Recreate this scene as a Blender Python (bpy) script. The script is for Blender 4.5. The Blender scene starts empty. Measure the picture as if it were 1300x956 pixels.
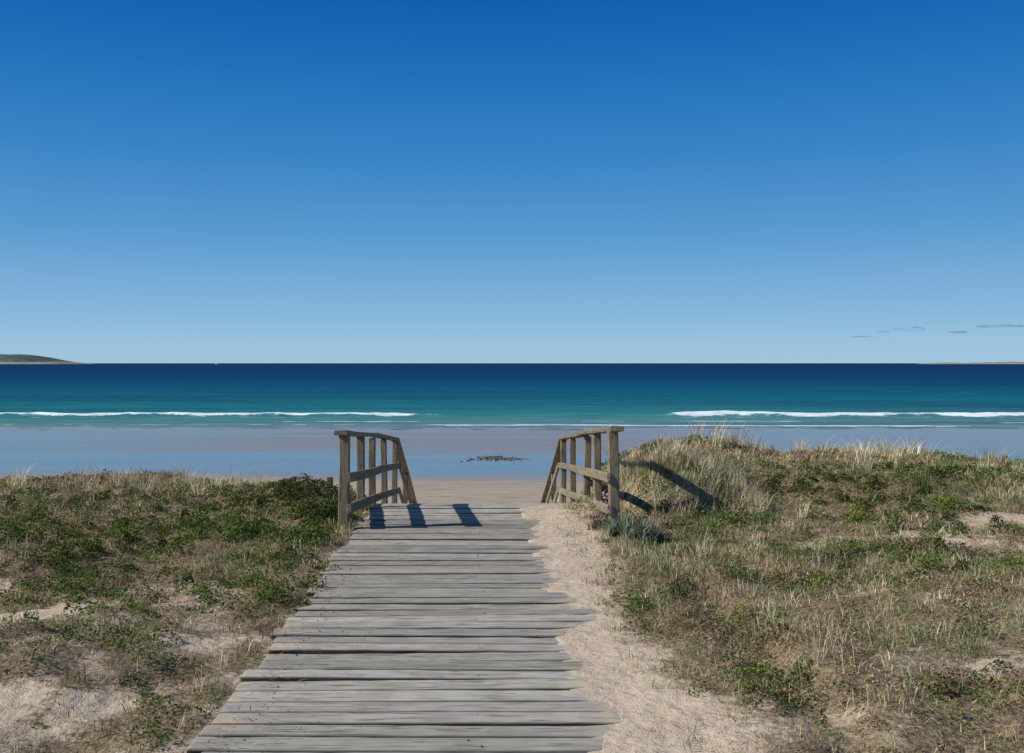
import bpy, math, numpy as np
from mathutils import Vector
rng=np.random.default_rng(7)
sc=bpy.context.scene
sc.view_settings.view_transform='Standard'; sc.view_settings.look='None'; sc.view_settings.exposure=0
EYE=1.6
# ---------------- noise ----------------
TAB=rng.random((256,256))
def vn(x,y):
    x=np.asarray(x,float);y=np.asarray(y,float)
    xi=np.floor(x).astype(int);yi=np.floor(y).astype(int)
    fx=x-xi;fy=y-yi;fx=fx*fx*(3-2*fx);fy=fy*fy*(3-2*fy)
    a=TAB[xi&255,yi&255];b=TAB[(xi+1)&255,yi&255];c=TAB[xi&255,(yi+1)&255];d=TAB[(xi+1)&255,(yi+1)&255]
    return (a*(1-fx)+b*fx)*(1-fy)+(c*(1-fx)+d*fx)*fy
def fbm(x,y,f=1.0,o=4,off=0):
    s=0;a=.5;t=0
    for i in range(o):
        s=s+a*vn(x*f+off+i*17.3,y*f+off*1.7+i*9.1);t+=a;a*=.5;f*=2.03
    return s/t
def ss(a,b,x):
    t=np.clip((x-a)/(b-a),0,1);return t*t*(3-2*t)
def gau(x,y,cx,cy,rx,ry=None):
    ry=ry or rx
    return np.exp(-(((x-cx)/rx)**2+((y-cy)/ry)**2))
# ---------------- terrain height ----------------
RY=[-1e5,11.35,15.5,22.7,46,85,130,400,1e5]
RZ=[0,0,-.63,-3.22,-3.42,-3.63,-4.6,-9,-9]
def H(x,y):
    x=np.asarray(x,float);y=np.asarray(y,float)
    deck=np.interp(y,RY,RZ)
    cor=deck-.11
    yc=13.6+1.6*(fbm(x,y*0,.35,2,3)-.5)
    n=fbm(x,y,.45,3,5)-.5; n2=fbm(x,y,1.8,3,11)-.5; n3=fbm(x,y,6,3,21)-.5
    left=-.02+.28*n+.13*n2-.10*ss(9.5,13.5,y)
    left=left+.16*gau(x,y,-4.6,12.2,1.6,1.2)+.06*gau(x,y,-2.2,11.6,.9,.9)-.05*ss(-7,-10,x)
    right=.08+.22*n+.14*n2+.30*ss(8.5,12.0,y)*ss(1.35,2.5,x)-.20*ss(4.6,8.5,x)*ss(8,13,y)+.14*gau(x,y,2.8,12.6,1.1,1.1)+.08*gau(x,y,4.9,12.9,1.0,.9)
    right=right+.12*ss(2,5,x)*(1-ss(7,10,y))+.40*gau(x,y,2.02,10.6,.52,.80)
    nat=np.where(x<0,left,right)+.05*n3
    over=np.maximum(y-yc,0)
    k=np.where(over<1.2,.18*over*over,.26+.43*(over-1.2))
    nat=nat-k
    beach=np.interp(y,[0,22,46,85,130,400],[-3.1,-3.2,-3.42,-3.63,-4.6,-9])
    nat=np.maximum(nat,beach)
    wl=ss(-1.25,-1.95,x); wr=ss(1.28,1.72,x)
    w=np.where(x<0,wl,wr)
    w=np.maximum(w,ss(22.6,24,y))
    z=cor*(1-w)+nat*w
    drift=.006+(x-.63)*.085+.024*(fbm(x,y,1.6,2,31)-.5)+.010*(fbm(x,y,9,2,41)-.5)
    drift=np.where(y>11.1,drift-.5*(y-11.1),drift)
    inr=(x>.45)&(x<2.2)&(y<14)
    z=np.where(inr,np.maximum(z,np.minimum(drift,.2)*(1-w)+z*w),z)
    lap=-.02+.03*(fbm(x,y,3,3,51)-.5)+(-1.22-x)*.12
    z=np.where((x<-1.1)&(x>-1.95)&(y<11.2),np.maximum(z,lap*(1-w)+z*w),z)
    z=z+np.where(y>24,.03*(fbm(x,y,.5,3,61)-.5),0)*(1-ss(60,100,y))
    return z
SANDS=[(-1.6,5.75,.35,.25),(-2.6,5.5,.4,.25),(-2.0,4.7,.45,.18),(-1.75,7.0,.2,.3),(3.3,8.7,.6,.35),(3.2,5.9,.45,.25),(2.3,4.9,.4,.22),(-3.9,7.2,.4,.25),(4.9,9.6,.6,.4),(1.7,7.6,.4,.25),(-2.9,6.3,.3,.2),(2.5,6.3,.3,.2)]
GREENS=[(1.30,6.4,.42,.4),(1.6,5.75,.5,.35),(2.0,6.9,.45,.3),(2.9,8.0,.5,.4),(-1.6,7.6,.4,.8),(-1.4,6.5,.2,.35),(-2.1,5.6,.25,.2),(-2.8,10.0,.9,.7),(-3.8,9.2,1.0,.7),(-2.0,11.3,.7,.8),(-1.6,9.7,.3,.9),(-3.2,8.0,.7,.4),(4.2,10.4,.9,.5),(5.4,11.4,1.3,.5),(2.6,4.6,.5,.2),(-1.5,4.6,.2,.2),(-5.5,10.5,1.2,.6),(3.3,6.9,.7,.3),(1.25,4.9,.3,.35),(-3.0,6.9,.4,.3),(2.2,9.2,.5,.5)]
def vegf(x,y):
    v=.84+1.25*(fbm(x,y,1.0,4,71)-.5)+1.0*(fbm(x,y,4,2,75)-.5)
    for a,b,c,d in SANDS: v=v-.50*gau(x,y,a,b,c,d)
    for a,b,c,d in GREENS: v=v+.5*gau(x,y,a,b,c,d)
    edge=.72+.42*(fbm(x,y,1.1,3,81)-.2)+.14*ss(5,9,y)
    v=v+.35*ss(7.5,12,y)*(np.abs(x)>1.7)
    v=np.where(x>0,v*ss(edge-.2,edge+.42,x),v*ss(-1.0,-1.35,x))
    v=v*(1-ss(15,18,y))
    return np.clip(v,0,1)
def greenf(x,y):
    v=1.9*(fbm(x,y,.9,3,91)-.48)
    for a,b,c,d in GREENS: v=v+1.0*gau(x,y,a,b,c,d)
    return np.clip(v,0,1)
# ---------------- mesh helpers ----------------
def mk(name,V,F=None,mat=None,loops=None,starts=None,cols=None,smooth=False,parent=None,attrs=None):
    me=bpy.data.meshes.new(name)
    if F is not None: me.from_pydata([tuple(v) for v in V],[],[tuple(f) for f in F])
    else:
        V=np.asarray(V,np.float32)
        me.vertices.add(len(V));me.vertices.foreach_set('co',V.ravel())
        me.loops.add(len(loops));me.loops.foreach_set('vertex_index',loops.astype(np.int32))
        me.polygons.add(len(starts));me.polygons.foreach_set('loop_start',starts.astype(np.int32))
        me.update(calc_edges=True)
    if cols is not None:
        at=me.attributes.new('Col','FLOAT_COLOR','POINT')
        c=np.ones((len(me.vertices),4),np.float32);c[:,:3]=cols;at.data.foreach_set('color',c.ravel())
    if attrs:
        for k,a in attrs.items():
            at=me.attributes.new(k,'FLOAT','POINT');at.data.foreach_set('value',np.asarray(a,np.float32).ravel())
    if smooth: me.polygons.foreach_set('use_smooth',[True]*len(me.polygons))
    me.update()
    o=bpy.data.objects.new(name,me);sc.collection.objects.link(o)
    if mat: me.materials.append(mat)
    if parent: o.parent=parent
    return o
def grid(xs,ys,zf):
    X,Y=np.meshgrid(xs,ys);Z=zf(X,Y)
    V=np.stack([X,Y,Z],-1).reshape(-1,3);nx,ny=len(xs),len(ys)
    i=np.arange((nx-1)*(ny-1));r=i//(nx-1);c=i%(nx-1);a=r*nx+c
    L=np.stack([a,a+1,a+nx+1,a+nx],-1).ravel();S=np.arange(len(a))*4
    return V,L,S,X,Y,Z
# ---------------- node helpers ----------------
class N:
    def __init__(s,mat):
        mat.use_nodes=True;s.t=mat.node_tree;s.t.nodes.clear()
    def n(s,ty,**k):
        nd=s.t.nodes.new(ty)
        for a,b in k.items(): setattr(nd,a,b)
        return nd
    def l(s,a,b): s.t.links.new(a,b)
    def setin(s,sock,v):
        if isinstance(v,bpy.types.NodeSocket): s.l(v,sock)
        elif isinstance(v,(tuple,list)) and len(v)==3 and sock.type=='RGBA': sock.default_value=(*v,1)
        else: sock.default_value=v
    def math(s,op,a,b=0,clamp=False):
        m=s.n('ShaderNodeMath',operation=op,use_clamp=clamp);s.setin(m.inputs[0],a);s.setin(m.inputs[1],b);return m.outputs[0]
    def mix(s,f,a,b,bt='MIX'):
        m=s.n('ShaderNodeMix',data_type='RGBA',blend_type=bt);s.setin(m.inputs[0],f);s.setin(m.inputs[6],a);s.setin(m.inputs[7],b);return m.outputs[2]
    def noise(s,scale,detail=4,rough=.55,vec=None,sc3=None):
        if vec is None: vec=s.n('ShaderNodeNewGeometry').outputs['Position']
        if sc3:
            m=s.n('ShaderNodeMapping');s.l(vec,m.inputs[0]);m.inputs['Scale'].default_value=sc3;vec=m.outputs[0]
        t=s.n('ShaderNodeTexNoise');t.inputs['Scale'].default_value=scale;t.inputs['Detail'].default_value=detail;t.inputs['Roughness'].default_value=rough
        s.l(vec,t.inputs['Vector']);return t.outputs[0]
    def rng(s,v,a,b,c=0,d=1):
        m=s.n('ShaderNodeMapRange');m.interpolation_type='SMOOTHSTEP';s.setin(m.inputs[0],v)
        for i,q in enumerate((a,b,c,d)): m.inputs[1+i].default_value=q
        return m.outputs[0]
    def ramp(s,f,st):
        r=s.n('ShaderNodeValToRGB');e=r.color_ramp.elements
        while len(e)>1: e.remove(e[-1])
        e[0].position=st[0][0];e[0].color=(*st[0][1],1)
        for p,c in st[1:]:
            q=e.new(p);q.color=(*c,1)
        s.l(f,r.inputs[0]);return r.outputs[0]
    def bump(s,h,st,dist=.02,norm=None):
        b=s.n('ShaderNodeBump');b.inputs['Strength'].default_value=st;b.inputs['Distance'].default_value=dist;s.l(h,b.inputs['Height'])
        if norm: s.l(norm,b.inputs['Normal'])
        return b.outputs[0]
    def out(s,sh):
        o=s.n('ShaderNodeOutputMaterial');s.l(sh,o.inputs[0])
    def pbr(s,col,rough=.9,spec=.2,norm=None):
        p=s.n('ShaderNodeBsdfPrincipled');s.setin(p.inputs['Base Color'],col);s.setin(p.inputs['Roughness'],rough);s.setin(p.inputs['Specular IOR Level'],spec)
        if norm: s.l(norm,p.inputs['Normal'])
        return p.outputs[0]
def lin(r,g,b):
    f=lambda c:((c/255+.055)/1.055)**2.4 if c>10 else c/255/12.92
    return (f(r),f(g),f(b))
# dune sand
m_sand=bpy.data.materials.new('dune_sand');n=N(m_sand)
at=n.n('ShaderNodeAttribute',attribute_name='veg').outputs['Fac']
c=n.ramp(n.noise(3,5),[(.3,(.46,.365,.265)),(.7,(.61,.495,.37))])
c=n.mix(n.rng(n.noise(90,3,.7),.35,.7,0,.45),c,(.37,.28,.19))
c=n.mix(n.rng(n.noise(28,4,.75),.60,.70,0,.6),c,(.24,.17,.105))
c=n.mix(n.rng(n.noise(1.8,5,.7),.5,.7,0,.45),c,(.34,.265,.185))
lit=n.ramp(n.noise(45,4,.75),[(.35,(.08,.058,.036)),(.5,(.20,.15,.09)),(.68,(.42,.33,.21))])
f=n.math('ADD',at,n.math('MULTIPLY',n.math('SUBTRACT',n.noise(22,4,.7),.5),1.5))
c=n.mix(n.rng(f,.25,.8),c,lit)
h=n.math('ADD',n.math('ADD',n.noise(14,4),n.math('MULTIPLY',n.noise(120,3),.25)),n.math('MULTIPLY',n.noise(4.5,2),.8))
n.out(n.pbr(c,.95,.1,n.bump(h,.65,.045)))
# beach
m_beach=bpy.data.materials.new('beach_sand');n=N(m_beach)
geo=n.n('ShaderNodeNewGeometry').outputs['Position'];sep=n.n('ShaderNodeSeparateXYZ');n.l(geo,sep.inputs[0])
y=sep.outputs[1];x=sep.outputs[0]
big=n.noise(.035,4,.5,sc3=(.35,1.6,1));med=n.noise(.12,5,.6,sc3=(.25,1.5,1))
yy=n.math('ADD',y,n.math('ADD',n.math('MULTIPLY',n.math('SUBTRACT',big,.5),14),n.math('MULTIPLY',n.math('SUBTRACT',med,.5),6)))
dry=n.mix(n.noise(.9,5,.6,sc3=(.5,2.5,1)),(.43,.36,.285),(.32,.265,.205))
dry=n.mix(n.rng(n.noise(2.5,4,.7,sc3=(.3,3,1)),.5,.62,0,.7),dry,(.20,.165,.13))
dry=n.mix(n.rng(n.noise(1.6,6,.75,sc3=(.5,2,1)),.52,.68,0,.5),dry,(.50,.43,.34))
wetc=n.mix(n.noise(.5,5,.65,sc3=(.12,1.5,1)),(.265,.24,.235),(.175,.17,.185))
wet=n.rng(yy,41,45.5)
col=n.mix(wet,dry,wetc)
fine=n.noise(.45,5,.65,sc3=(.10,1.3,1))
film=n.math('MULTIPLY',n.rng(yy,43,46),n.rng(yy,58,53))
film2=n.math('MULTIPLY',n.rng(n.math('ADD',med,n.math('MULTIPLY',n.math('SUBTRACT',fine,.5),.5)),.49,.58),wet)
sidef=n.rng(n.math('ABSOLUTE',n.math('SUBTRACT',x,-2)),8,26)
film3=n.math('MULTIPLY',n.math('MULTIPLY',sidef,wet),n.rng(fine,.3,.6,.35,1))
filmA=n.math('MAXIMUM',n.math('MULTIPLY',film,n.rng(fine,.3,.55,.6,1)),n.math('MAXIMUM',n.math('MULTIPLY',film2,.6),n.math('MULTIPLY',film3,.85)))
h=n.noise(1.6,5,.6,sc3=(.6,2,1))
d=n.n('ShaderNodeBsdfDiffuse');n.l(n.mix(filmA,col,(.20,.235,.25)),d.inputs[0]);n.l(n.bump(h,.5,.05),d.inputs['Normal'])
g=n.n('ShaderNodeBsdfGlossy');g.inputs['Roughness'].default_value=.12;n.l(n.bump(h,.05,.03),g.inputs['Normal'])
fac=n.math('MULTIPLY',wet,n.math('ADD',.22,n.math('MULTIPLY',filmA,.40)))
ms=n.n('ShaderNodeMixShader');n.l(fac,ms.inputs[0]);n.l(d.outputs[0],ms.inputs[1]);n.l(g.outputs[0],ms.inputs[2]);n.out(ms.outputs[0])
def spread(a,b,k): return a*np.exp(np.linspace(0,math.log(b/a),k))
xs=np.concatenate([-(10+spread(.2,40000,46))[::-1],np.arange(-10,11,.05),11+spread(.2,40000,46)])
ys=np.concatenate([-(0+spread(.3,2000,20))[::-1],np.arange(0,16,.05),np.arange(16,26,.25),np.arange(26,60,.7),60+spread(.8,40000,40)])
V,L,S,X,Y,Z=grid(xs,ys,H)
ter=mk('dune_and_beach_ground',V,loops=L,starts=S,smooth=True,attrs={'veg':vegf(X,Y)},mat=m_sand)
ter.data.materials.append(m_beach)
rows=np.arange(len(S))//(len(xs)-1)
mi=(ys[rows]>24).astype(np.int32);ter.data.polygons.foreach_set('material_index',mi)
# ---------------- sea ----------------
SEA=-3.6
m_sea=bpy.data.materials.new('sea_water');n=N(m_sea)
geo=n.n('ShaderNodeNewGeometry').outputs['Position'];sep=n.n('ShaderNodeSeparateXYZ');n.l(geo,sep.inputs[0])
big=n.noise(.006,4,.55,sc3=(.35,1,1));med=n.noise(.05,5,.6,sc3=(.2,1,1))
t=n.math('DIVIDE',80,sep.outputs[1])
t=n.math('MULTIPLY',t,n.math('ADD',1,n.math('MULTIPLY',n.math('SUBTRACT',big,.5),.8)))
t=n.math('MULTIPLY',t,n.math('ADD',1,n.math('MULTIPLY',n.math('SUBTRACT',med,.5),.25)))
c=n.ramp(t,[(0,(.001,.021,.080)),(.12,(.001,.028,.100)),(.24,(.001,.048,.128)),(.40,(.002,.092,.155)),(.58,(.008,.155,.190)),(.76,(.035,.210,.215)),(.90,(.13,.25,.25)),(1.0,(.20,.26,.265))])
c=n.mix(n.rng(n.noise(.012,3,.5,sc3=(.18,1,1)),.52,.64,0,.5),c,(.002,.027,.082))
c=n.mix(n.rng(n.noise(.6,4,.65,sc3=(.25,1,1)),.35,.7,0,.38),c,(.002,.04,.085))
c=n.mix(n.rng(n.noise(.12,5,.7,sc3=(.15,1,1)),.45,.7,0,.5),c,(.003,.045,.085))
foam=n.n('ShaderNodeAttribute',attribute_name='foam').outputs['Fac']
ff=n.rng(n.math('ADD',foam,n.math('MULTIPLY',n.math('SUBTRACT',n.noise(1.0,6,.75,sc3=(.45,1.6,1)),.5),1.9)),.42,.66)
h=n.math('ADD',n.noise(.5,5,.65,sc3=(.35,1,1)),n.math('MULTIPLY',n.noise(2.5,4,.6,sc3=(.5,1,1)),.3))
nb=n.bump(h,.8,.8)
d=n.n('ShaderNodeBsdfDiffuse');n.l(c,d.inputs[0])
g=n.n('ShaderNodeBsdfGlossy');g.inputs['Roughness'].default_value=.25;n.l(nb,g.inputs['Normal'])
ms=n.n('ShaderNodeMixShader');ms.inputs[0].default_value=.07;n.l(d.outputs[0],ms.inputs[1]);n.l(g.outputs[0],ms.inputs[2])
fd=n.n('ShaderNodeBsdfDiffuse');n.setin(fd.inputs[0],n.mix(n.noise(2,4),(.86,.86,.86),(.55,.66,.70)))
ms2=n.n('ShaderNodeMixShader');n.l(ff,ms2.inputs[0]);n.l(ms.outputs[0],ms2.inputs[1]);n.l(fd.outputs[0],ms2.inputs[2]);n.out(ms2.outputs[0])
def w1(x): return 98+4.0*(fbm(x,x*0,.03,3,3)-.5)+1.6*(fbm(x,x*0,.25,2,7)-.5)
def w2(x): return 83+5.0*(fbm(x,x*0,.03,3,13)-.5)+1.2*(fbm(x,x*0,.3,3,17)-.5)
def w3(x): return 88+4.0*(fbm(x,x*0,.04,3,23)-.5)
def amp(x):
    a=1-ss(-9,-1,x)*(1-ss(17,21,x)); return a*(.75+1.1*(fbm(x,x*0,.18,4,19)-.5))
def seaz(x,y):
    a=amp(x);d=y-w1(x)
    z=(.15+.18*a+.20*gau(x,x*0,24,0,6,1)+.04*ss(20,50,x)+.12*(fbm(x,y,.9,2,77)-.5)*a)*np.where(d<0,np.exp(-(d/.55)**2),np.exp(-(d/1.8)**2))
    z=z+.05*np.exp(-((y-w2(x))/.8)**2)
    z=z+.06*(fbm(x,y,.5,3,29)-.5)*(y<200)+.05*np.sin(y*.5+3*fbm(x,y,.05,2,43))*ss(100,110,y)*(y<170)
    z=np.where(y<82,z*ss(70,80,y),z)
    return SEA+z
def foamf(x,y):
    a=amp(x);d=y-w1(x)
    wd=.55+1.4*fbm(x,x*0,.15,3,37)*(.7+.4*ss(15,25,x))
    f=np.clip(a*1.5,0,1.1)*np.where(d<.3,np.exp(-((d-.3)/wd)**2),np.exp(-((d-.3)/.30)**2))
    f=np.maximum(f,.33*np.exp(-((d+2.6)/2.8)**2)*np.clip(a+.25,0,1))
    g=ss(-6,-2,x)*(1-ss(36,42,x))
    f=np.maximum(f,(.42+.5*g)*np.exp(-((y-w2(x))/.6)**2))
    f=np.maximum(f,.7*np.exp(-((y-w3(x))/.5)**2)*ss(.42,.6,fbm(x,x*0,.08,2,53)))
    return f
xs2=np.concatenate([-(75+spread(1,45000,40))[::-1],np.arange(-75,80,.33),80+spread(1,45000,40)])
ys2=np.concatenate([np.arange(72,104,.16),np.arange(104,170,1.0),170+spread(2,45000,60)])
V,L,S,X,Y,Z=grid(xs2,ys2,seaz)
mk('sea',V,loops=L,starts=S,smooth=True,attrs={'foam':foamf(X,Y)},mat=m_sea)
# ---------------- beams ----------------
class MB:
    def __init__(s): s.V=[];s.F=[];s.C=[];s.n=0
    def beam(s,p0,p1,w,h,up=(0,0,1),segs=6,ch=.008,wob=.004,col=(1,1,1),edge=1.0,nick=0):
        p0=np.array(p0,float);p1=np.array(p1,float);d=p1-p0;Ln=np.linalg.norm(d);d/=Ln
        up=np.array(up,float);sd=np.cross(d,up);sd/=np.linalg.norm(sd);u=np.cross(sd,d)
        a,b=w/2,h/2
        cs=[(-a+ch,-b),(a-ch,-b),(a,-b+ch),(a,b-ch),(a-ch,b),(-a+ch,b),(-a,b-ch),(-a,-b+ch)]
        base=s.n
        ph=rng.random(4)*6
        T=[0,min(.012/Ln,.05)]+list(np.linspace(0,1,segs+1)[1:-1])+[1-min(.012/Ln,.05),1]
        for i,t in enumerate(T):
            sh=.93 if i in (0,len(T)-1) else 1
            o=sd*wob*math.sin(ph[0]+t*4)+u*wob*math.sin(ph[1]+t*3.5)
            nk=[abs(rng.normal(0,nick)) if nick else 0 for _ in (0,1)]
            for j,(x,y) in enumerate(cs):
                xx=x-math.copysign(nk[0 if x>0 else 1],x)
                s.V.append(p0+d*Ln*t+o+sd*xx*sh+u*y*sh+rng.normal(0,.0008,3))
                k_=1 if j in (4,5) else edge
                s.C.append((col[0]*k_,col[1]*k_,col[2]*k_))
        k=len(T)
        for i in range(k-1):
            for j in range(8):
                q=base+i*8;s.F.append((q+j,q+(j+1)%8,q+8+(j+1)%8,q+8+j))
        s.F.append(tuple(base+j for j in range(7,-1,-1)));s.F.append(tuple(base+(k-1)*8+j for j in range(8)))
        s.n+=k*8
    def obj(s,name,mat,parent=None): return mk(name,s.V,s.F,mat=mat,cols=np.array(s.C),parent=parent)
def woodmat(name,sc3,c0,c1,cd,sandy=0,lich=0):
    m=bpy.data.materials.new(name);n=N(m)
    a=n.n('ShaderNodeAttribute',attribute_name='Col').outputs['Color']
    vs=n.n('ShaderNodeVectorMath',operation='SCALE');n.l(a,vs.inputs[0]);vs.inputs['Scale'].default_value=37.0
    va=n.n('ShaderNodeVectorMath',operation='ADD');n.l(vs.outputs[0],va.inputs[0]);n.l(n.n('ShaderNodeNewGeometry').outputs['Position'],va.inputs[1])
    bv=va.outputs[0]
    g=n.noise(1,6,.65,vec=bv,sc3=sc3);g2=n.noise(1,3,.6,vec=bv,sc3=tuple(q*.33 for q in sc3))
    c=n.ramp(g,[(.30,cd),(.44,c0),(.70,c1)])
    c=n.mix(.4,c,n.ramp(g2,[(.3,c0),(.7,c1)]))
    c=n.mix(n.rng(n.noise(1,2,.5,vec=bv,sc3=tuple(q*1.6 for q in sc3)),.58,.66,0,.8),c,cd)
    c=n.mix(n.rng(n.noise(5,4),.35,.7,0,.4),c,tuple(q*.62 for q in c0))
    if lich: c=n.mix(n.rng(n.noise(18,5,.7),.52,.66,0,lich),c,(.30,.30,.17))
    if lich: c=n.mix(n.rng(n.noise(9,4,.7),.55,.7,0,.6),c,(.05,.045,.03))
    if sandy:
        pos=n.n('ShaderNodeNewGeometry').outputs['Position'];sp=n.n('ShaderNodeSeparateXYZ');n.l(pos,sp.inputs[0])
        bias=n.rng(sp.outputs[0],0,.8,0,.20)
        bias2=n.rng(sp.outputs[0],-.7,-1.2,0,.14)
        f=n.rng(n.math('ADD',n.math('ADD',n.noise(4,6,.75),bias),bias2),.60,.78,0,sandy);c=n.mix(f,c,(.52,.42,.31))
        f=n.rng(n.noise(60,3,.7),.62,.72,0,.6);c=n.mix(f,c,(.54,.44,.33))
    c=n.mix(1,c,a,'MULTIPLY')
    n.out(n.pbr(c,.85,.15,n.bump(g,.7,.008)));return m
m_deck=woodmat('weathered_plank_wood',(3.0,45,20),(.335,.305,.265),(.53,.49,.44),(.10,.085,.07),sandy=.75)
m_rail=woodmat('weathered_rail_wood',(28,4,28),(.19,.155,.105),(.33,.28,.20),(.055,.045,.032),lich=.6)
m_post=woodmat('weathered_post_wood',(30,30,3),(.19,.155,.105),(.33,.28,.20),(.055,.045,.032),lich=.6)
b=MB();y0=-2.0
nails=[]
while y0<11.3:
    w=rng.uniform(.128,.160);gap=rng.uniform(.006,.020)
    if y0+w>11.36: break
    v=rng.uniform(.70,1.16);cc=(v*rng.uniform(.98,1.03),v,v*rng.uniform(.92,1.0))
    zz=-.0225+rng.normal(0,.0028);ti=rng.normal(0,.003);sk=rng.normal(0,.005)
    xl=-1.19+rng.normal(0,.025);xr=1.18+rng.normal(0,.02)
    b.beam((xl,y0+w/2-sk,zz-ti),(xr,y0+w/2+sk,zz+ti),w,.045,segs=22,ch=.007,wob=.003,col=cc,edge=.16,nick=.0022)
    for px in (-1.0,0,1.0):
        for q in (.28,.72):
            if rng.random()<.6: nails.append((px+rng.normal(0,.02),y0+w*q,zz+ti*px/1.2+.0225+.003))
    y0+=w+gap
yy=11.38
while yy<15.4:
    z=np.interp(yy+.08,RY,RZ);b.beam((-1.18,yy+.07,z-.03),(1.18,yy+.07,z-.03),.145,.045,segs=4,col=(.95,)*3);yy+=.158
yy=15.5
while yy<22.7:
    z=np.interp(yy+.2,RY,RZ);b.beam((-1.18,yy+.17,z-.02),(1.18,yy+.17,z-.02),.34,.05,segs=4,col=(.95,)*3);yy+=.40
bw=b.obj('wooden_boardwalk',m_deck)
nb=MB()
for p in nails: nb.beam((p[0],p[1],p[2]-.006),(p[0],p[1],p[2]),.008,.008,up=(0,1,0),segs=1,ch=.002,wob=0,col=(.25,.2,.18))
m_nail=bpy.data.materials.new('rusty_nail');n=N(m_nail);n.out(n.pbr(n.mix(n.noise(50),(.07,.05,.04),(.14,.09,.065)),.6,.4))
nb.obj('nails',m_nail,bw)
st=MB()
for X in (-1.0,0,1.0):
    st.beam((X,-2,-.13),(X,11.3,-.13),.07,.16,segs=3,col=(.3,)*3)
st.obj('joists',m_deck,bw)
def railing(sgn):
    e=bpy.data.objects.new('wooden_railing',None);sc.collection.objects.link(e)
    X=sgn*1.31
    PY=[9.6,11.0,12.35,13.8,15.5,17.6,19.9,22.2]
    top0=.93 if sgn<0 else .97
    def top(y): return np.interp(y,[9.6,15.5,22.2],[top0,.42,-2.0])
    def mid(y): return np.interp(y,[9.6,15.5,22.2],[.50,.02,-2.45])
    def low(y): return np.interp(y,[9.6,15.5,22.2],[.20,-.36,-2.85])
    p=MB()
    for i,yv in enumerate(PY):
        zt=top(yv)-.02;zb=float(np.interp(yv,RY,RZ))-.45
        w=.098 if i==0 else .085
        dx,dy=rng.normal(0,.012,2)
        v=rng.uniform(.8,1.15)
        p.beam((X,yv,zb),(X+dx,yv+dy,zt),w,w*1.05,up=(0,1,0),segs=5,ch=.01,wob=.006,col=(v,v,v*.96))
    p.obj('posts',m_post,e)
    r=MB()
    def seg(f,ya,yb,x,w,h,over=0,dz=0):
        v=rng.uniform(.85,1.2);r.beam((x,ya,float(f(ya))+dz),(x+rng.normal(0,.008),yb,float(f(yb))+dz),w,h,segs=6,ch=.009,wob=.007,col=(v,v,v*.96))
    seg(top,9.47,12.42,X,.135,.048,dz=.012);seg(top,12.43,15.53,X,.13,.046,dz=.012);seg(top,15.55,22.3,X,.13,.046,dz=.012)
    xi=X+(-sgn)*.066
    seg(mid,9.53,12.4,xi,.04,.092);seg(mid,12.41,15.55,xi,.04,.09);seg(mid,15.56,22.3,xi,.04,.09)
    seg(low,9.53,12.4,xi,.04,.092);seg(low,12.41,15.55,xi,.04,.09);seg(low,15.56,22.3,xi,.04,.09)
    r.obj('rails',m_rail,e)
railing(-1);railing(1)
for (x,y,h) in ((-1.95,12.9,.17),(-2.5,13.3,.20)):
    p=MB();z=float(H(x,y));p.beam((x,y,z-.3),(x+.02,y,z+h),.08,.08,up=(0,1,0),segs=3,ch=.014,col=(.75,.72,.66))
    p.obj('wooden_stump_post',m_post)
# ---------------- vegetation ----------------
def vmat(name,trans=.25):
    m=bpy.data.materials.new(name);n=N(m)
    a=n.n('ShaderNodeAttribute',attribute_name='Col').outputs['Color']
    a=n.mix(1,a,n.ramp(n.noise(30,3),[(.3,(.8,.8,.8)),(.7,(1.35,1.35,1.35))]),'MULTIPLY')
    a=n.mix(1,a,n.ramp(n.noise(1.1,4,.6),[(.35,(.70,.68,.66)),(.65,(1.25,1.25,1.25))]),'MULTIPLY')
    d=n.n('ShaderNodeBsdfDiffuse');n.l(a,d.inputs[0]);t=n.n('ShaderNodeBsdfTranslucent');n.l(a,t.inputs[0])
    ms=n.n('ShaderNodeMixShader');ms.inputs[0].default_value=trans;n.l(d.outputs[0],ms.inputs[1]);n.l(t.outputs[0],ms.inputs[2]);n.out(ms.outputs[0]);return m
m_grass=vmat('grass_blades',.3);m_leaf=vmat('leaves',.25);m_twig=vmat('dry_litter',.08)
def scatter(n,x0,x1,y0,y1):
    return rng.uniform(x0,x1,n),rng.uniform(y0,y1,n)
def blades(x,y,h,w,lean,cols,zoff=-.01):
    k=len(x);z=H(x,y)+zoff
    th=rng.uniform(0,2*np.pi,k);ph=rng.uniform(0,2*np.pi,k)
    sx,sy=np.cos(th)*w/2,np.sin(th)*w/2
    lx,ly=np.cos(ph)*lean,np.sin(ph)*lean
    V=np.zeros((k,5,3))
    V[:,0]=np.stack([x-sx,y-sy,z],-1);V[:,1]=np.stack([x+sx,y+sy,z],-1)
    V[:,2]=np.stack([x+sx*.8+lx*.38,y+sy*.8+ly*.38,z+h*.62],-1);V[:,3]=np.stack([x-sx*.8+lx*.38,y-sy*.8+ly*.38,z+h*.62],-1)
    V[:,4]=np.stack([x+lx,y+ly,z+h],-1)
    b=np.arange(k)[:,None]*5
    L=np.concatenate([b+0,b+1,b+2,b+3,b+3,b+2,b+4],1).ravel()
    S=(np.arange(k)[:,None]*7+np.array([0,4])).ravel()
    return V.reshape(-1,3),L,S,np.repeat(cols,5,0)
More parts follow.
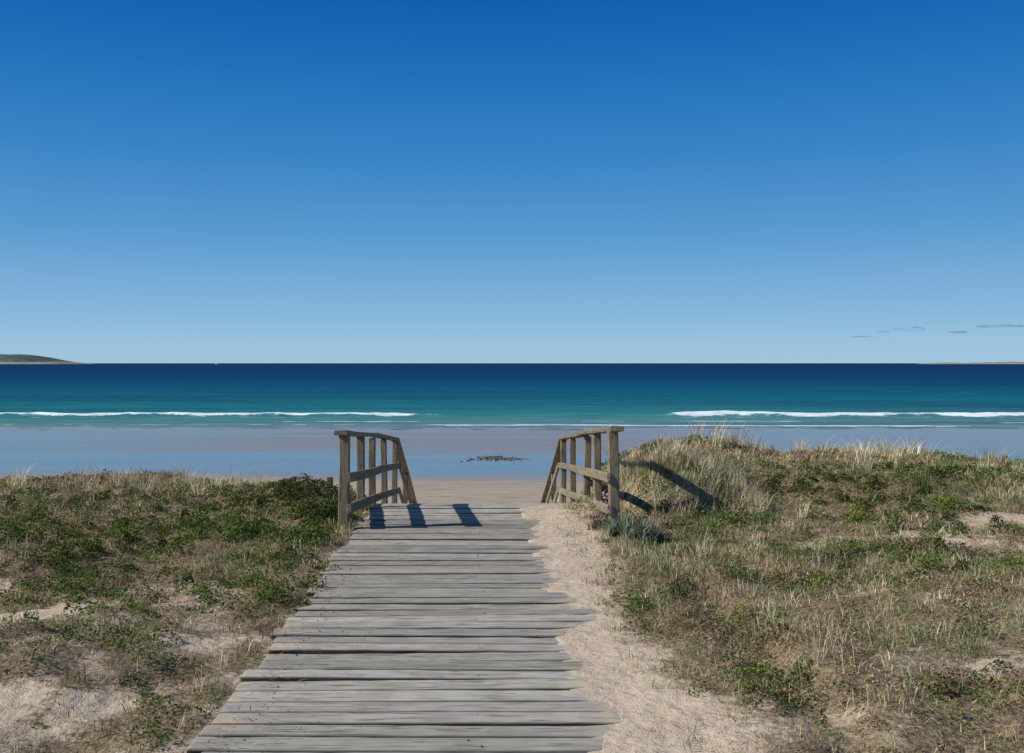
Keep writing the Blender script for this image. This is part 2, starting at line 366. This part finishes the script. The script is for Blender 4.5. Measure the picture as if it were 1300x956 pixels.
def leaves(P,size,cols,flat=.6):
    k=len(P)
    d=rng.normal(size=(k,3));d[:,2]*=flat;d/=np.linalg.norm(d,axis=1)[:,None]
    r=rng.normal(size=(k,3));s=np.cross(d,r);s/=np.linalg.norm(s,axis=1)[:,None]
    u=np.cross(d,s)
    sz=size[:,None]
    V=np.zeros((k,4,3));V[:,0]=P-d*sz*.5;V[:,2]=P+d*sz*.5-u*sz*.12;V[:,1]=P+s*sz*.25+u*sz*.1;V[:,3]=P-s*sz*.25+u*sz*.1
    L=np.arange(k*4);S=np.arange(k)*4
    return V.reshape(-1,3),L,S,np.repeat(cols,4,0)
def join(name,parts,mat):
    V=[];L=[];S=[];C=[];nv=nl=0
    for v,l,s,c in parts:
        V.append(v);L.append(l+nv);S.append(s+nl);C.append(c);nv+=len(v);nl+=len(l)
    return mk(name,np.concatenate(V),loops=np.concatenate(L),starts=np.concatenate(S),cols=np.concatenate(C),mat=mat)
def pal(k,opts,var=.25):
    o=np.array(opts);i=rng.integers(0,len(o),k);c=o[i]*(1+rng.uniform(-var,var,(k,1)));return np.clip(c,0,1)
X0,X1=-9.5,10.5
def onland(x,y): 
    return (x<-1.06)|(x>.74)
parts=[]
x,y=scatter(580000,X0,X1,3.0,15.5)
keep=(rng.random(len(x))<vegf(x,y)**1.4*1.1*np.clip(7.5/y,.45,1))&onland(x,y)&(np.abs(x)<y*.62+.8)
x,y=x[keep],y[keep];k=len(x)
parts.append(blades(x,y,rng.uniform(.004,.05,k),rng.uniform(.002,.005,k)*(y/6+.3),rng.uniform(.02,.09,k),pal(k,[(.31,.225,.135),(.46,.36,.22),(.17,.115,.07),(.10,.07,.04),(.21,.20,.085),(.13,.145,.05)],.3)))
join('dry_dune_litter',parts,m_twig)
def tufts(n,field,nb,h,opts,spread_=.05,wid=.0035,leanf=.7,box=None):
    bx=box or (X0,X1,3.0,15.3)
    cx,cy=scatter(n,*bx)
    keep=(rng.random(n)<field(cx,cy))&onland(cx,cy)&(np.abs(cx)<cy*.62+.8);cx,cy=cx[keep],cy[keep]
    m=len(cx);tone=pal(m,opts,.25);hs=rng.uniform(h[0],h[1],m)
    x=np.repeat(cx,nb)+rng.normal(0,spread_,m*nb);y=np.repeat(cy,nb)+rng.normal(0,spread_,m*nb)
    hh=np.repeat(hs,nb)*rng.uniform(.45,1.1,m*nb)
    col=np.repeat(tone,nb,0)*rng.uniform(.7,1.3,(m*nb,1))
    ok=onland(x,y);x,y,hh,col=x[ok],y[ok],hh[ok],col[ok]
    print('tufts',m,len(x))
    return blades(x,y,hh,wid*(.5+y/9)*rng.uniform(.7,1.4,len(x)),hh*rng.uniform(.2,1,len(x))*leanf,col)
dryf=lambda x,y:np.clip((vegf(x,y)-.2)*(1-.85*greenf(x,y))*(.2+1.6*(fbm(x,y,1.1,3,101)-.3))*(1+.35*(x>0)),0,1)
ggf=lambda x,y:np.clip((vegf(x,y)-.2)*(.15+.9*(x>1.2)*ss(.42,.62,fbm(x,y,.7,3,111))+.9*gau(x,y,2.6,8.2,1.2,1.3)),0,1)
STRAW=[(.58,.48,.31),(.48,.39,.24),(.64,.55,.38)]
P=[tufts(16000,dryf,16,(.04,.13),[(.56,.46,.29),(.46,.36,.21),(.62,.53,.36),(.30,.23,.13)],.04)]
P.append(tufts(1900,lambda x,y:dryf(x,y)*ss(.47,.6,fbm(x,y,.9,2,201))*(x>0),22,(.12,.24),STRAW,.035,.003,.8))
P.append(tufts(3600,lambda x,y:.9*gau(x,y,-4.4,12.9,1.1,.7)+.75*gau(x,y,3.0,12.6,1.6,.7)+.4*gau(x,y,-7.5,12.8,1.3,.5)+.45*gau(x,y,2.0,12.3,.4,.7)+.6*gau(x,y,5.3,13,1.7,.5),22,(.15,.38),STRAW,.05,.003,.8))
P.append(tufts(260,lambda x,y:ss(1.55,1.9,x)*.9,20,(.10,.24),STRAW+[(.25,.26,.13)],.04,.003,.8,box=(1.6,2.9,9.6,11.8)))
join('dry_dune_grass',P,m_grass)
P=[tufts(11500,ggf,18,(.05,.14),[(.20,.25,.11),(.26,.31,.16),(.15,.20,.07),(.35,.36,.20)],.045)]
P.append(tufts(420,lambda x,y:gau(x,y,1.0,6.5,.35,3.5),10,(.02,.07),[(.19,.24,.10),(.4,.33,.2)],.03,box=(.74,1.6,3.4,9.5)))
P.append(tufts(240,lambda x,y:ss(1.55,1.9,x)*.9,16,(.06,.14),[(.20,.25,.11),(.26,.31,.16)],.04,box=(1.6,2.9,9.3,11.8)))
join('green_dune_grass',P,m_grass)
def clumps(n,field,nl,r,hgt,size,opts,y1=15):
    cx,cy=scatter(n,X0,X1,3.0,y1)
    keep=(rng.random(n)<field(cx,cy))&onland(cx,cy)&(np.abs(cx)<cy*.62+.8);cx,cy=cx[keep],cy[keep];m=len(cx)
    tone=pal(m,opts,.3);R=rng.uniform(r[0],r[1],m);Hh=rng.uniform(hgt[0],hgt[1],m)
    a=rng.uniform(0,6.283,(m,nl));q=np.sqrt(rng.random((m,nl)))*(1+.25*np.sin(3*a+rng.uniform(0,6,(m,1))))
    lx=cx[:,None]+np.cos(a)*q*R[:,None];ly=cy[:,None]+np.sin(a)*q*R[:,None]
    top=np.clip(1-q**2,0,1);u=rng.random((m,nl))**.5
    lz=H(lx.ravel(),ly.ravel()).reshape(m,nl)+(.01+Hh[:,None]*top*u)
    P=np.stack([lx,ly,lz],-1).reshape(-1,3)
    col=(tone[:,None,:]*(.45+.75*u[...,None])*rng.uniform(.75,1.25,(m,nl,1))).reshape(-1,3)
    sz=rng.uniform(size[0],size[1],m*nl)*(.6+P[:,1]/14)
    ok=onland(P[:,0],P[:,1]);print('clumps',m,ok.sum())
    return leaves(P[ok],sz[ok],col[ok])
gf=lambda x,y:np.clip(greenf(x,y)*1.2*(vegf(x,y)>.3),0,1)
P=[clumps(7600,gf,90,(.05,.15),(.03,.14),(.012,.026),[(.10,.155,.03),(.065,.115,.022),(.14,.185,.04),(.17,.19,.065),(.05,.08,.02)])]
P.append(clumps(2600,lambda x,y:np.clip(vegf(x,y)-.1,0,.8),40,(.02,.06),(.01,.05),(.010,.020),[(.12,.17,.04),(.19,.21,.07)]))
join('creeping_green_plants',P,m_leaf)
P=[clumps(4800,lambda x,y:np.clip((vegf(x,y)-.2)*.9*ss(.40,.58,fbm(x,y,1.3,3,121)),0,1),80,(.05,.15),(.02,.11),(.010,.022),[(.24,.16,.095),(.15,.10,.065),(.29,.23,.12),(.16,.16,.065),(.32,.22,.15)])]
join('brown_heath_plants',P,m_twig)
def rosettes(name,cx,cy,R,nr,nb,h,opts,mat,wid=.008):
    a=rng.uniform(0,6.283,nr);q=np.sqrt(rng.random(nr))*R
    bx=np.repeat(cx+np.cos(a)*q,nb)+rng.normal(0,.015,nr*nb);by=np.repeat(cy+np.sin(a)*q,nb)+rng.normal(0,.015,nr*nb)
    hh=np.repeat(h*(1-.6*(q/R)**2),nb)*rng.uniform(.35,1.1,nr*nb)
    join(name,[blades(bx,by,hh,wid*rng.uniform(.6,1.5,nr*nb),rng.uniform(.02,.10,nr*nb),pal(nr*nb,opts,.4))],mat)
def bush(name,cx,cy,R,Hh,nl,size,opts,mat,flat=.8):
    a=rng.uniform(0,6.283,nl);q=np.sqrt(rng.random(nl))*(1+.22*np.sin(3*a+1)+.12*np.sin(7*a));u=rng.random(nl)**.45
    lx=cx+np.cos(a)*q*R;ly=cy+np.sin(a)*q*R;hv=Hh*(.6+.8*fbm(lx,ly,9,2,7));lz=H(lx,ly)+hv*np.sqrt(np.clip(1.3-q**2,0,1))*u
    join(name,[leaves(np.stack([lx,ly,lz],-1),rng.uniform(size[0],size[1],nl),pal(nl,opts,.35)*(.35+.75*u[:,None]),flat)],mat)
SIL=[(.20,.26,.18),(.28,.32,.24),(.10,.15,.08),(.34,.37,.29)]
rosettes('silver_leaved_plant',1.38,8.9,.25,44,36,.25,SIL,m_leaf,.012)
rosettes('silver_leaved_plant',1.75,8.5,.12,9,26,.09,SIL,m_leaf,.009)
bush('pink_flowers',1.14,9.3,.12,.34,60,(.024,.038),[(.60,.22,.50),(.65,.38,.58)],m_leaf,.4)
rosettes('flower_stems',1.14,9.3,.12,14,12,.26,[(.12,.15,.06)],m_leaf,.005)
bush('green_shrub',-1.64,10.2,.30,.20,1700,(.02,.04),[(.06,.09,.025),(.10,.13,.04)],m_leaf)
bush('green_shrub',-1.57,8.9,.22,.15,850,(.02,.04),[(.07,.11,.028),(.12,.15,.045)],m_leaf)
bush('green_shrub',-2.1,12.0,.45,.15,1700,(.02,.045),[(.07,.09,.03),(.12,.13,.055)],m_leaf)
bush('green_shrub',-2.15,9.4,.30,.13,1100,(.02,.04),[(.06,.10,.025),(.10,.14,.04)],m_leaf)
bush('yellow_flowers',1.9,7.8,.35,.12,60,(.012,.02),[(.55,.45,.05)],m_leaf,.4)
k=700;x=-1.15+np.abs(rng.normal(0,.22,k));y=rng.uniform(3.5,11,k)
V,L,S,C=blades(x,y,rng.uniform(.002,.02,k),rng.uniform(.003,.006,k),rng.uniform(.02,.07,k),pal(k,[(.2,.17,.06),(.3,.22,.12),(.12,.13,.04)]))
V[:,2]=V[:,2]-np.repeat(H(x,y),5)+.018
k=1100;x=rng.uniform(.72,1.4,k);y=rng.uniform(3.5,11,k)
P2=blades(x,y,rng.uniform(.002,.015,k),rng.uniform(.002,.005,k),rng.uniform(.015,.07,k),pal(k,[(.2,.14,.08),(.3,.22,.12),(.12,.09,.05)]),0)
join('plant_debris',[(V,L,S,C),P2],m_twig)
k=300;x=rng.normal(.9,.7,k);y=52.5+rng.normal(0,.6,k)+.5*np.sin(x*1.7)
P=np.stack([x,y,H(x,y)+rng.uniform(.0,.03,k)],-1)
join('seaweed_patch',[leaves(P,rng.uniform(.08,.20,k),pal(k,[(.13,.10,.085),(.18,.14,.11)]),.12)],m_twig)
# ---------------- headlands ----------------
m_head=bpy.data.materials.new('hazy_headland_scrub');n=N(m_head)
pz=n.n('ShaderNodeSeparateXYZ');n.l(n.n('ShaderNodeNewGeometry').outputs['Position'],pz.inputs[0])
c=n.ramp(n.noise(.02,5,.6),[(.35,(.05,.085,.08)),(.65,(.13,.15,.12))])  # scrub tones with bluish distance haze mixed into the colour
c=n.mix(n.rng(n.math('ADD',pz.outputs[2],n.math('MULTIPLY',n.noise(.03,3),12)),18,9),c,(.30,.28,.25))
n.out(n.pbr(c,1,0))
def headland(xa,xb,yc,prof,depth):
    xs=np.linspace(xa,xb,260);ts=np.linspace(-1,1,17)
    def zf(X,Y):
        t=(Y-yc)/depth
        return SEA-2+(prof(X)+8*(fbm(X,Y,.012,4,3)-.5)*(prof(X)>6)+2)*np.clip(1-t*t,0,1)**.6
    V,L,S,_,_,_=grid(xs,yc+ts*depth,zf);mk('distant_headland',V,loops=L,starts=S,smooth=True,mat=m_head)
headland(-5200,-2440,6000,lambda x:(10*ss(-2440,-2480,x)+46*ss(-2480,-2760,x))*(.85+.3*fbm(x,x*0,.006,3,5)),400)
headland(2660,5200,6000,lambda x:5*ss(2660,2750,x)+17*ss(3080,3220,x)*fbm(x,x*0,.01,3,7)+5*fbm(x,x*0,.03,2,9)*ss(2660,2750,x),200)
e=bpy.data.objects.new('fishing_boat',None);sc.collection.objects.link(e)
m_b=bpy.data.materials.new('white_boat_paint');n=N(m_b);n.out(n.pbr(n.mix(n.noise(1),(.8,.8,.8),(.65,.67,.7)),.4,.4))
bx,by=-790,3000
hv=[];hf=[]
prof=[(-7,1.6,2.0),(-4,2.1,1.8),(0,2.2,1.7),(4,1.7,2.0),(7.5,.1,2.8)]
for (a,w,h) in prof: hv+= [(bx+a,by-w,SEA+h),(bx+a*.93,by-w*.5,SEA-.5),(bx+a*.93,by+w*.5,SEA-.5),(bx+a,by+w,SEA+h)]
for i in range(4):
    for j in range(3): q=i*4+j;hf.append((q,q+1,q+5,q+4))
    hf.append((i*4+3,i*4,i*4+4,i*4+7))
hf+=[(0,3,2,1),(16,17,18,19)]
mk('hull',hv,hf,mat=m_b,parent=e)
cb=MB();cb.beam((bx-3.5,by,SEA+3),(bx+1,by,SEA+3),2.6,2.6,segs=2,ch=.2,wob=0);cb.beam((bx-1,by,SEA+4.2),(bx-1,by,SEA+8),.2,.2,up=(0,1,0),segs=2,ch=.03,wob=0);cb.obj('cabin_and_mast',m_b,e)
# ---------------- clouds ----------------
m_c=bpy.data.materials.new('thin_cloud');n=N(m_c)
lw=n.n('ShaderNodeLayerWeight');lw.inputs[0].default_value=.5
f=n.math('MULTIPLY',n.rng(lw.outputs['Facing'],.95,.2),n.rng(n.noise(.006,5,.65,sc3=(.5,1,3)),.36,.62,0,.42))
d=n.n('ShaderNodeBsdfDiffuse');d.inputs[0].default_value=(.24,.32,.45,1);tr=n.n('ShaderNodeBsdfTransparent')
ms=n.n('ShaderNodeMixShader');n.l(f,ms.inputs[0]);n.l(tr.outputs[0],ms.inputs[1]);n.l(d.outputs[0],ms.inputs[2]);n.out(ms.outputs[0])
import bmesh
for (cx,cz,rx,rz) in ((3680,275,150,22),(3480,255,60,12),(4080,250,80,13),(4410,300,190,20),(4640,300,70,12),(5200,385,110,18),(3300,215,90,7)):
    bm=bmesh.new();bmesh.ops.create_icosphere(bm,subdivisions=5,radius=1)
    for v in bm.verts:
        p=v.co.copy();s=1+.5*(float(fbm(p.x*2+cx,p.z*2+p.y*2,1.3,4,9))-.5)
        v.co=Vector((cx*1.3-300+p.x*rx*s*1.3,8000*1.3+p.y*rx*.6*s,cz*1.3+p.z*rz*s*s*1.1))
    me=bpy.data.meshes.new('cloud');bm.to_mesh(me);bm.free();me.polygons.foreach_set('use_smooth',[True]*len(me.polygons))
    me.materials.append(m_c);o=bpy.data.objects.new('cloud',me);sc.collection.objects.link(o)
# ---------------- light ----------------
tv=Vector((1.35,.3,-1)).normalized()
sd=bpy.data.lights.new('sun','SUN');sd.energy=5.0;sd.angle=math.radians(.5);sd.color=(1,.96,.89)
so=bpy.data.objects.new('sun',sd);sc.collection.objects.link(so);so.rotation_euler=tv.to_track_quat('-Z','Y').to_euler()
w=bpy.data.worlds.new('World');sc.world=w;w.use_nodes=True;nt=w.node_tree;nt.nodes.clear()
class W(N):
    def __init__(s,t): s.t=t
n=W(nt)
sky=n.n('ShaderNodeTexSky',sky_type='NISHITA');sky.sun_disc=False;sky.sun_elevation=math.radians(35.9);sky.sun_rotation=math.radians(257.5)
sky.air_density=1;sky.dust_density=.3;sky.ozone_density=1.5
tc=n.n('ShaderNodeTexCoord');sp=n.n('ShaderNodeSeparateXYZ');n.l(tc.outputs['Generated'],sp.inputs[0])
K=10.0
st=[(0,(160,196,220)),(.02,(152,194,222)),(.048,(132,182,220)),(.126,(86,153,208)),(.2,(54,131,198)),(.28,(24,111,186)),(.345,(5,93,172)),(.5,(10,80,155)),(1,(30,85,150))]
grad=n.ramp(sp.outputs[2],[(p,lin(*c)) for p,c in st])
vm=n.n('ShaderNodeVectorMath',operation='SCALE');n.l(grad,vm.inputs[0]);vm.inputs['Scale'].default_value=K
mixed=n.mix(n.rng(sp.outputs[2],.36,.75,.97,.45),sky.outputs[0],vm.outputs[0])
bg=n.n('ShaderNodeBackground');bg.inputs[1].default_value=.1
n.l(mixed,bg.inputs[0]);o=n.n('ShaderNodeOutputWorld');n.l(bg.outputs[0],o.inputs[0])
cd=bpy.data.cameras.new('camera');cd.lens=35;cd.sensor_width=36;cd.clip_end=100000;cd.clip_start=.05
cd.shift_x=42/1300;cd.shift_y=-17/1300
co=bpy.data.objects.new('camera',cd);sc.collection.objects.link(co);co.location=(0,0,EYE);co.rotation_euler=(math.pi/2,0,0)
sc.camera=co
